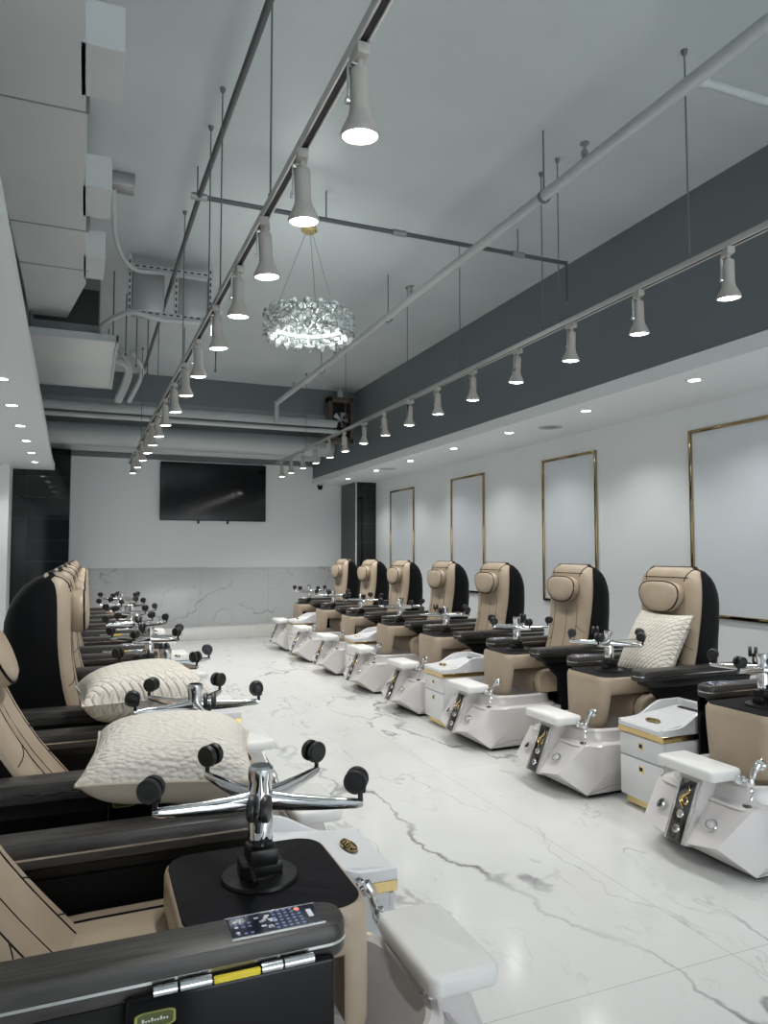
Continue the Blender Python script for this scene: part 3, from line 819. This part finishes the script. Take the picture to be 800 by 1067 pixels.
    cpm = Matrix((( ux.x, 0, nrm.x, 1.727), (0, 1, 0, 0), (ux.z, 0, nrm.z, .238), (0, 0, 0, 1)))
    q = NB(); box(q, (-.142, -.044, -.002), (.142, .044, .006), .003, 2, cpm); cp = obj('control_panel', q, 'dark_chrome', t)
    q = NB()
    for s in (-1, 1): box(q, (-.145, s * .053 - .007, -.002), (.145, s * .053 + .007, .008), .002, 1, cpm)
    obj('panel_edge', q, 'silver', cp)
    q = NB()
    sw = []
    for k in range(25):
        a = k / 24
        sw.append(cpm @ V((.062 + .055 * (1 - 2 * a), .020 * math.sin(2 * PI * a * 1.05 + .4), .011)))
    tube(q, sw, [.003 + .005 * math.sin(PI * k / 24) for k in range(25)], 8)
    lathe(q, [(.013, .006), (.017, .012), (.021, .006)], 20, cpm @ T(.045, .004, 0), cap=False)
    obj('gold_swirl', q, 'gold', cp)
    for x, r_ in ((-.018, .02), (-.088, .02)):
        q = NB(); lathe(q, [(.002, .016), (r_ * .55, .016), (r_ * .6, .008), (r_ * .9, .009), (r_, .006), (r_, .002)], 24, cpm @ T(x, 0, .002)); obj('control_dial', q, 'chrome', cp)
    # pad
    q = NB(); slab(q, .095, .178, .03, .405, .458, .014, 1.625, 0, 6); obj('footrest_pad', q, 'white_pad', t, 50)
    q = NB(); slab(q, .07, .12, .02, .388, .406, .004, 1.60, 0); obj('pad_bracket', q, 'silver', t)
    # knobs on the front facets
    for s in (-1, 1):
        n_ = V((.17, s * .05, .155)).normalized()
        p = V((1.705, s * .152, .215))
        uu = V((0, 1, 0)) - n_ * n_.y; uu.normalize(); ww = n_.cross(uu)
        mm = Matrix(((uu.x, ww.x, n_.x, p.x), (uu.y, ww.y, n_.y, p.y), (uu.z, ww.z, n_.z, p.z), (0, 0, 0, 1)))
        q = NB(); lathe(q, [(.024, -.012), (.029, -.004), (.029, .010), (.026, .013), (.020, .013), (.0195, .008)], 28, mm, cap=False); kn = obj('knob', q, 'chrome', t)
        q = NB(); lathe(q, [(.001, .013), (.012, .012), (.02, .008)], 24, mm)
        box(q, (-.003, -.014, .012), (.003, .014, .016), .001, 1, mm); obj('knob_cap', q, 'white_gloss' if s > 0 else 'dark_chrome', kn)
    # shower head on the +y end of the pad
    q = NB(); box(q, (1.545, .165, .395), (1.585, .205, .435), .006); tube(q, [(1.565, .2, .415), (1.565, .245, .418)], .012, 12)
    lathe(q, [(.016, -.016), (.019, 0), (.016, .016)], 16, T(1.565, .245, .418)); fb = obj('shower_bracket', q, 'chrome', t)
    q = NB()
    tube(q, bez([(1.56, .245, .405), (1.555, .25, .44), (1.545, .255, .475), (1.53, .26, .50)], 5), [.011] * 5 + [.013] * 5 + [.016] * 6, 14)
    lathe(q, [(.003, .0), (.02, 0), (.026, .008), (.024, .02), (.006, .026)], 20, T(1.528, .262, .497) @ RY(-1.9)); obj('shower_head', q, 'chrome', t)
    q = NB(); tube(q, bez([(1.56, .245, .40), (1.575, .262, .37), (1.59, .262, .34), (1.585, .24, .318), (1.575, .235, .308)], 6), .006, 8); obj('shower_hose', q, 'chrome', t)
    q = NB(); lathe(q, [(.004, .004), (.016, .004), (.02, 0), (.02, -.004)], 16, T(1.578, .235, .312)); obj('hose_socket', q, 'dark_chrome', t)
    return t

LX, RXX = -.77, 4.35
Ly = [1.745, 2.91, 4.02, 5.24, 6.35, 7.57, 8.68, 9.9]
Ry = [2.70, 3.87, 4.97, 6.2, 7.3, 8.5, 9.6, 10.8]
def ch_label(i, side):
    if side == 'left':
        ex = ['reclined tan pedicure chair closest to the camera on the left, remote panel on its arm',
              'reclined pedicure chair second from the camera on the left, cushion on its near arm',
              'upright pedicure chair third from the camera in the left row, showing its tall black side']
        if i < 3: return ex[i]
        return nth(i, 8, 'pedicure chair') + ' of the left row along the soffit' if i < 7 else 'farthest pedicure chair of the left row, by the marble back wall'
    ex = ['pedicure chair cut off by the right edge of the photo, nearest in the right row',
          'pedicure chair of the right row with a white woven cushion leaning on its back',
          'third pedicure chair of the right row, beyond the cushioned one']
    if i < 3: return ex[i]
    return nth(i, 8, 'pedicure chair') + ' of the right row along the gold frames' if i < 7 else 'farthest pedicure chair of the right row, by the black pier'
GL, GR = 'pedicure chairs in the left row', 'pedicure chairs in the right row'
up = make_chair('pedicure_chair', ch_label(2, 'left'), GL, 0.0)
up.location = (LX, Ly[2], 0)
rc = make_chair('pedicure_chair', ch_label(0, 'left'), GL, .40)
rc.location = (LX, Ly[0], 0)
dup(rc, (LX, Ly[1], 0), 0, ch_label(1, 'left'), GL)
for i in range(3, 8): dup(up, (LX, Ly[i], 0), 0, ch_label(i, 'left'), GL)
for i in range(8): dup(up, (RXX, Ry[i], 0), PI, ch_label(i, 'right'), GR)

# ------------------------------------------------------------------ upside-down technician stools standing on the seats
def make_stool(label, group):
    """local origin: centre of the upturned seat at seat-cushion height"""
    t = thing('upturned_stool', label, 'stool', (0, 0, 0), 0, group)
    q = NB()
    rings = []
    for ins, z in ((.03, .0), (.010, .010), (0, .03), (0, .095), (.004, .108), (.012, .114)):
        rings.append([(x, y, z) for x, y in rrect(.205 - ins, .212 - ins, .072 - min(.05, ins), 8)])
    loft(q, rings); st = obj('seat', q, 'tan', t, 50)
    q = NB()
    loft(q, [[(x, y, z) for x, y in rrect(.196 - i, .203 - i, .066, 8)] for i, z in ((0, .110), (.001, .1165), (.006, .1175))]); obj('seat_underside', q, 'black_fabric', st)
    # backrest hanging down at the front, one skin with the seat edge
    q = NB(); rings = []
    RC = .07
    for k in range(19):
        s = k / 18
        z = .1135 - .325 * s
        xo = .209 + .022 * s
        w = .214 - .05 * s ** 1.4
        th = .05
        if k == 0: xo -= .008; w -= .008
        if k == 18: xo -= .012; w -= .03; th = .026
        if k == 17: xo -= .003; w -= .008
        def fx(y):
            d = max(0, abs(y) - (w - RC)); return xo - (RC - math.sqrt(max(0, RC * RC - d * d)))
        ys = [w * math.sin(PI / 2 * (1 - 2 * j / 22)) for j in range(23)]
        o_ = [(fx(y), y, z) for y in ys]
        o_ += [(min(fx(y) - .004, xo - th), y * .985, z) for y in reversed(ys)]
        rings.append(o_)
    loft(q, rings); obj('backrest', q, 'tan', t, 50)
    # base plate and column
    q = NB(); lathe(q, [(.002, .1175), (.085, .1175), (.09, .121), (.088, .128), (.045, .132), (.042, .135), (.002, .135)], 36)
    box(q, (-.05, -.028, .13), (.05, .028, .165), .006); box(q, (-.032, -.036, .155), (.036, .036, .195), .006); tube(q, [(-.03, 0, .16), (-.03, -.10, .15)], .006, 8)
    obj('mechanism', q, 'black_plastic', t)
    q = NB(); lathe(q, [(.002, .19), (.018, .19), (.018, .215), (.002, .215)], 20); obj('gas_piston', q, 'dark_chrome', t)
    q = NB(); lathe(q, [(.002, .205), (.0285, .205), (.030, .212), (.030, .262), (.0275, .268), (.0275, .345), (.030, .35), (.030, .375), (.024, .380), (.002, .380)], 24); obj('column', q, 'chrome', t)
    for k in range(5):
        a = 2 * PI * k / 5
        q = NB()
        rings = []
        for s, w, h, z in ((.018, .017, .022, .300), (.08, .0145, .0185, .298), (.16, .012, .0145, .300), (.235, .0095, .011, .304), (.250, .007, .007, .306)):
            rings.append([(s, y, z + zz) for y, zz in rrect(w, h, min(w, h) * .8, 4)])
        loft(q, rings, mtx=RZ(a)); ar = obj('base_arm', q, 'chrome', t)
        m0 = RZ(a) @ T(.243, 0, .314)
        sw = RZ(random.uniform(0, 2 * PI))
        q = NB(); tube(q, [V((.243, 0, .300)), V((.243, 0, .334))], .006, 8); q2 = NB()
        bmesh.ops.transform(q, matrix=RZ(a), verts=q.verts)
        box(q, (-.013, -.005, .014), (.020, .005, .034), .004, 2, m0 @ sw)
        cs = obj('caster', q, 'black_plastic', t)
        for s in (-1, 1):
            q = NB(); lathe(q, [(.002, -.0075), (.013, -.0075), (.018, -.006), (.0245, -.0075), (.0275, -.004), (.0275, .004), (.0245, .0085), (.018, .0075), (.013, .009), (.002, .009)], 24, m0 @ sw @ T(.010, s * .014, .043) @ RX(PI / 2)); obj('wheel', q, 'wheel', cs)
    return t

random.seed(11)
sp_ = make_stool('upturned tan and black stool on the nearest left chair, closest to the camera', 'stools upturned on the left row')
SZ = .563
sp_.location = (LX + 1.165, Ly[0] + .0, SZ); 
# the base is turned within the stool so arms read as in the photo: turn its base parts by 40 degrees
for c in list(sp_.children):
    if c.name.split('.')[0] in ('base_arm', 'caster'): c.rotation_euler = (0, 0, math.radians(40))
def turn_base(root, a):
    for c in root.children:
        if c.name.split('.')[0] in ('base_arm', 'caster'): c.rotation_euler = (0, 0, a)
lt = [0, 1.05, .25, .5, 1.0, .2, .8, .45]
for i in range(1, 8):
    l = ['', 'stool upturned on the second left chair, beyond the boucle cushion', 'stool upturned on the third left chair, just beyond the plain-sided cushion'][i] if i < 3 else ('upturned stool on the ' + (ORD[i] if i < 7 else 'farthest') + ' chair of the left row' + (' from the camera' if i < 7 else ''))
    s = dup(sp_, (LX + 1.165 + random.uniform(-.02, .02), Ly[i], SZ), random.uniform(-.06, .06), l, 'stools upturned on the left row'); turn_base(s, lt[i])
rt = [.25, .66, .2, .9, .5, .1, 1.0, .7]
for i in range(8):
    l = 'upturned stool on the ' + ['right row chair cut off by the photo edge', 'right row chair with the woven cushion', 'right row chair just beyond the cushioned one'][i] if i < 3 else ('upturned stool on the ' + (ORD[i] if i < 7 else 'farthest') + ' chair of the right row' + (' from the camera' if i < 7 else ''))
    s = dup(sp_, (RXX - 1.18, Ry[i], SZ), PI + random.uniform(-.05, .05), l, 'stools upturned on the right row'); turn_base(s, rt[i])

# ------------------------------------------------------------------ carts
def make_cart(label, group):
    """local: x forward (drawer front at x=.45), y across, z up"""
    t = thing('pedicure_cart', label, 'cart', (0, 0, 0), 0, group)
    w = .175
    q = NB(); box(q, (.02, -w + .015, .012), (.42, w - .015, .055), .003, 1); obj('plinth', q, 'brushed_gold', t)
    q = NB()
    for x in (.06, .38):
        for s in (-1, 1): lathe(q, [(.002, 0), (.018, 0), (.018, .013), (.002, .013)], 12, T(x, s * .13, 0))
    obj('foot', q, 'black_plastic', t)
    q = NB(); box(q, (.0, -w, .055), (.43, w, .418), .004); obj('body', q, 'cart_white', t)
    for z0, z1 in ((.29, .412), (.062, .284)):
        q = NB(); box(q, (.428, -w + .004, z0), (.45, w - .004, z1), .004); d = obj('drawer', q, 'cart_white', t)
        zc = z1 - .05
        q = NB(); box(q, (.449, -.020, zc - .020), (.4525, .020, zc + .020), .001, 1); h = obj('drawer_pull', q, 'brushed_gold', d)
        q = NB(); box(q, (.4515, -.013, zc - .010), (.4535, .013, zc + .012), .001, 1); obj('pull_recess', q, 'black_plastic', d)
    q = NB(); box(q, (-.004, -w - .004, .418), (.456, w + .004, .452), .002, 1); obj('gold_band', q, 'gold', t)
    # tray top with arched side walls
    def arch(x):
        s = (x - .0) / .455
        k = min(1, max(0, (s - .30) / .48))
        return .572 - .079 * (1 - math.cos(PI * k)) / 2 - .006 * s
    xs = [0 + .455 * k / 24 for k in range(25)]
    tr = NB()
    for s in (-1, 1):
        yo, yi = s * (w + .002), s * (w - .016)
        loft(tr, [[(x, yo, .452), (x, yo, arch(x) - .003), (x, yo - s * .003, arch(x)), (x, yi + s * .003, arch(x)), (x, yi, arch(x) - .003), (x, yi, .452)] for x in xs])
    box(tr, (0, -w + .014, .452), (.03, w - .014, .572), .003, 1)
    loft(tr, [[(x, -w + .014, z0), (x, w - .014, z0), (x, w - .014, z1), (x, -w + .014, z1)] for x, z0, z1 in ((.028, .455, .535), (.10, .455, .525), (.25, .455, .508), (.38, .455, .492), (.447, .455, .484), (.456, .452, .474))])
    o = obj('tray_top', tr, 'cart_white', t)
    q = NB(); box(q, (.035, -.11, .530), (.075, .11, .5345), .002, 1, T(0, 0, 0.001)); obj('tray_slot', q, 'black_plastic', o)
    # gold oval ornament near the front
    em = T(.360, 0, .4995) @ RY(.124)
    q = NB(); lathe(q, [(.86, .001), (.93, .005), (1.0, .001)], 36, em @ Matrix.Diagonal((.026, .054, 1, 1)), cap=False)
    for k in range(5): 
        a = -1 + .5 * k
        tube(q, bez([em @ V((-.016, a * .036, .002)), em @ V((0, a * .036 + .010, .006)), em @ V((.016, a * .033, .002))], 5), .0028, 6)
    tube(q, [em @ V((0, -.044, .004)), em @ V((.002, 0, .006)), em @ V((0, .044, .004))], .003, 6)
    e_ = obj('gold_ornament', q, 'gold', o)
    q = NB(); lathe(q, [(.02, .0005), (.9, .0005), (.9, .0015), (.02, .0015)], 30, em @ Matrix.Diagonal((.026, .054, 1, 1))); obj('ornament_ground', q, 'dark_chrome', o)
    return t
cl = make_cart('white cart with a gold oval ornament on its tray, between the two nearest left chairs', 'white carts in the left row')
cl.location = (.445, 2.274, 0)
for i, (y, l) in enumerate(((4.63, 'white gold-banded cart beyond the third left chair'), (6.96, 'white cart between the fifth and sixth left chairs'), (9.29, 'farthest white cart of the left row, before the last chair'))):
    dup(cl, (.43, y, 0), 0, l, 'white carts in the left row')
for i, (y, x) in enumerate(((3.29, 2.905), (5.575, 2.73), (7.88, 2.80), (10.2, 2.72))):
    l = ['white two-drawer cart in the right foreground beside the cushioned chair', 'white two-drawer cart with gold plinth in the middle of the right row', 'white cart third from the camera in the right row', 'farthest white cart of the right row, before its last chair'][i]
    dup(cl, (x + .45, y, 0), PI, l, 'white carts in the right row')

# ------------------------------------------------------------------ cushions
def cushion(label, m, w, d, h, loc, rot, plump=1.0):
    t = thing('cushion', label, 'cushion', loc, 0)
    t.rotation_euler = rot
    n = 30
    def pt(i, j, side):
        x, y = -1 + 2 * i / n, -1 + 2 * j / n
        x, y = math.sin(x * PI / 2) * .35 + x * .65, math.sin(y * PI / 2) * .35 + y * .65
        k = ((1 - x ** 4) * (1 - y ** 4)) ** .62
        cx = x * (1 - .07 * (1 - y * y) * abs(x)); cy = y * (1 - .07 * (1 - x * x) * abs(y))
        wob = 1 + .05 * math.sin(3 * x + 2 * y) + .04 * math.sin(5 * y - 2 * x)
        return (cx * w / 2, cy * d / 2, side * (h / 2 * k * wob + .0015))
    for side, nm, mm in ((1, 'front_cover', m), (-1, 'back_cover', 'pillow_back' if m == 'knit' else m)):
        q = NB()
        vs = [[q.verts.new(pt(i, j, side)) for j in range(n + 1)] for i in range(n + 1)]
        for i in range(n):
            for j in range(n): q.faces.new((vs[i][j], vs[i + 1][j], vs[i + 1][j + 1], vs[i][j + 1]))
        obj(nm, q, mm, t, 70)
    q = NB()
    e = [pt(i, 0, 0) for i in range(n)] + [pt(n, j, 0) for j in range(n)] + [pt(n - i, n, 0) for i in range(n)] + [pt(0, n - j, 0) for j in range(n)]
    tube(q, e + [e[0]], .0045, 6, caps=False); obj('seam_cord', q, mm, t)
    return t
cushion('cream boucle cushion with beige underside lying across the arms of the two nearest left chairs', 'knit', .475, .46, .20, (.25, 2.30, .84), (math.radians(4), math.radians(3), math.radians(-8)))
cushion('cream weave-patterned cushion lying across the arms of the second and third left chairs', 'weave', .52, .48, .23, (.235, 3.40, .842), (0, 0, math.radians(4)))
cushion('white woven square cushion standing against the back of a right row chair', 'weave', .48, .50, .17, (3.50, 3.83, .835), (math.radians(0), math.radians(-62), math.radians(-4)))

# ------------------------------------------------------------------ added world fill through the opening behind the camera, exposure
w = bpy.data.worlds.new('world'); S.world = w; w.use_nodes = True
w.node_tree.nodes['Background'].inputs[0].default_value = (.90, .95, 1.0, 1)
w.node_tree.nodes['Background'].inputs[1].default_value = 3.2
vs = S.view_settings
vs.view_transform = 'Standard'; vs.look = 'None'; vs.gamma = 1; vs.use_curve_mapping = False
vs.exposure = 0.5
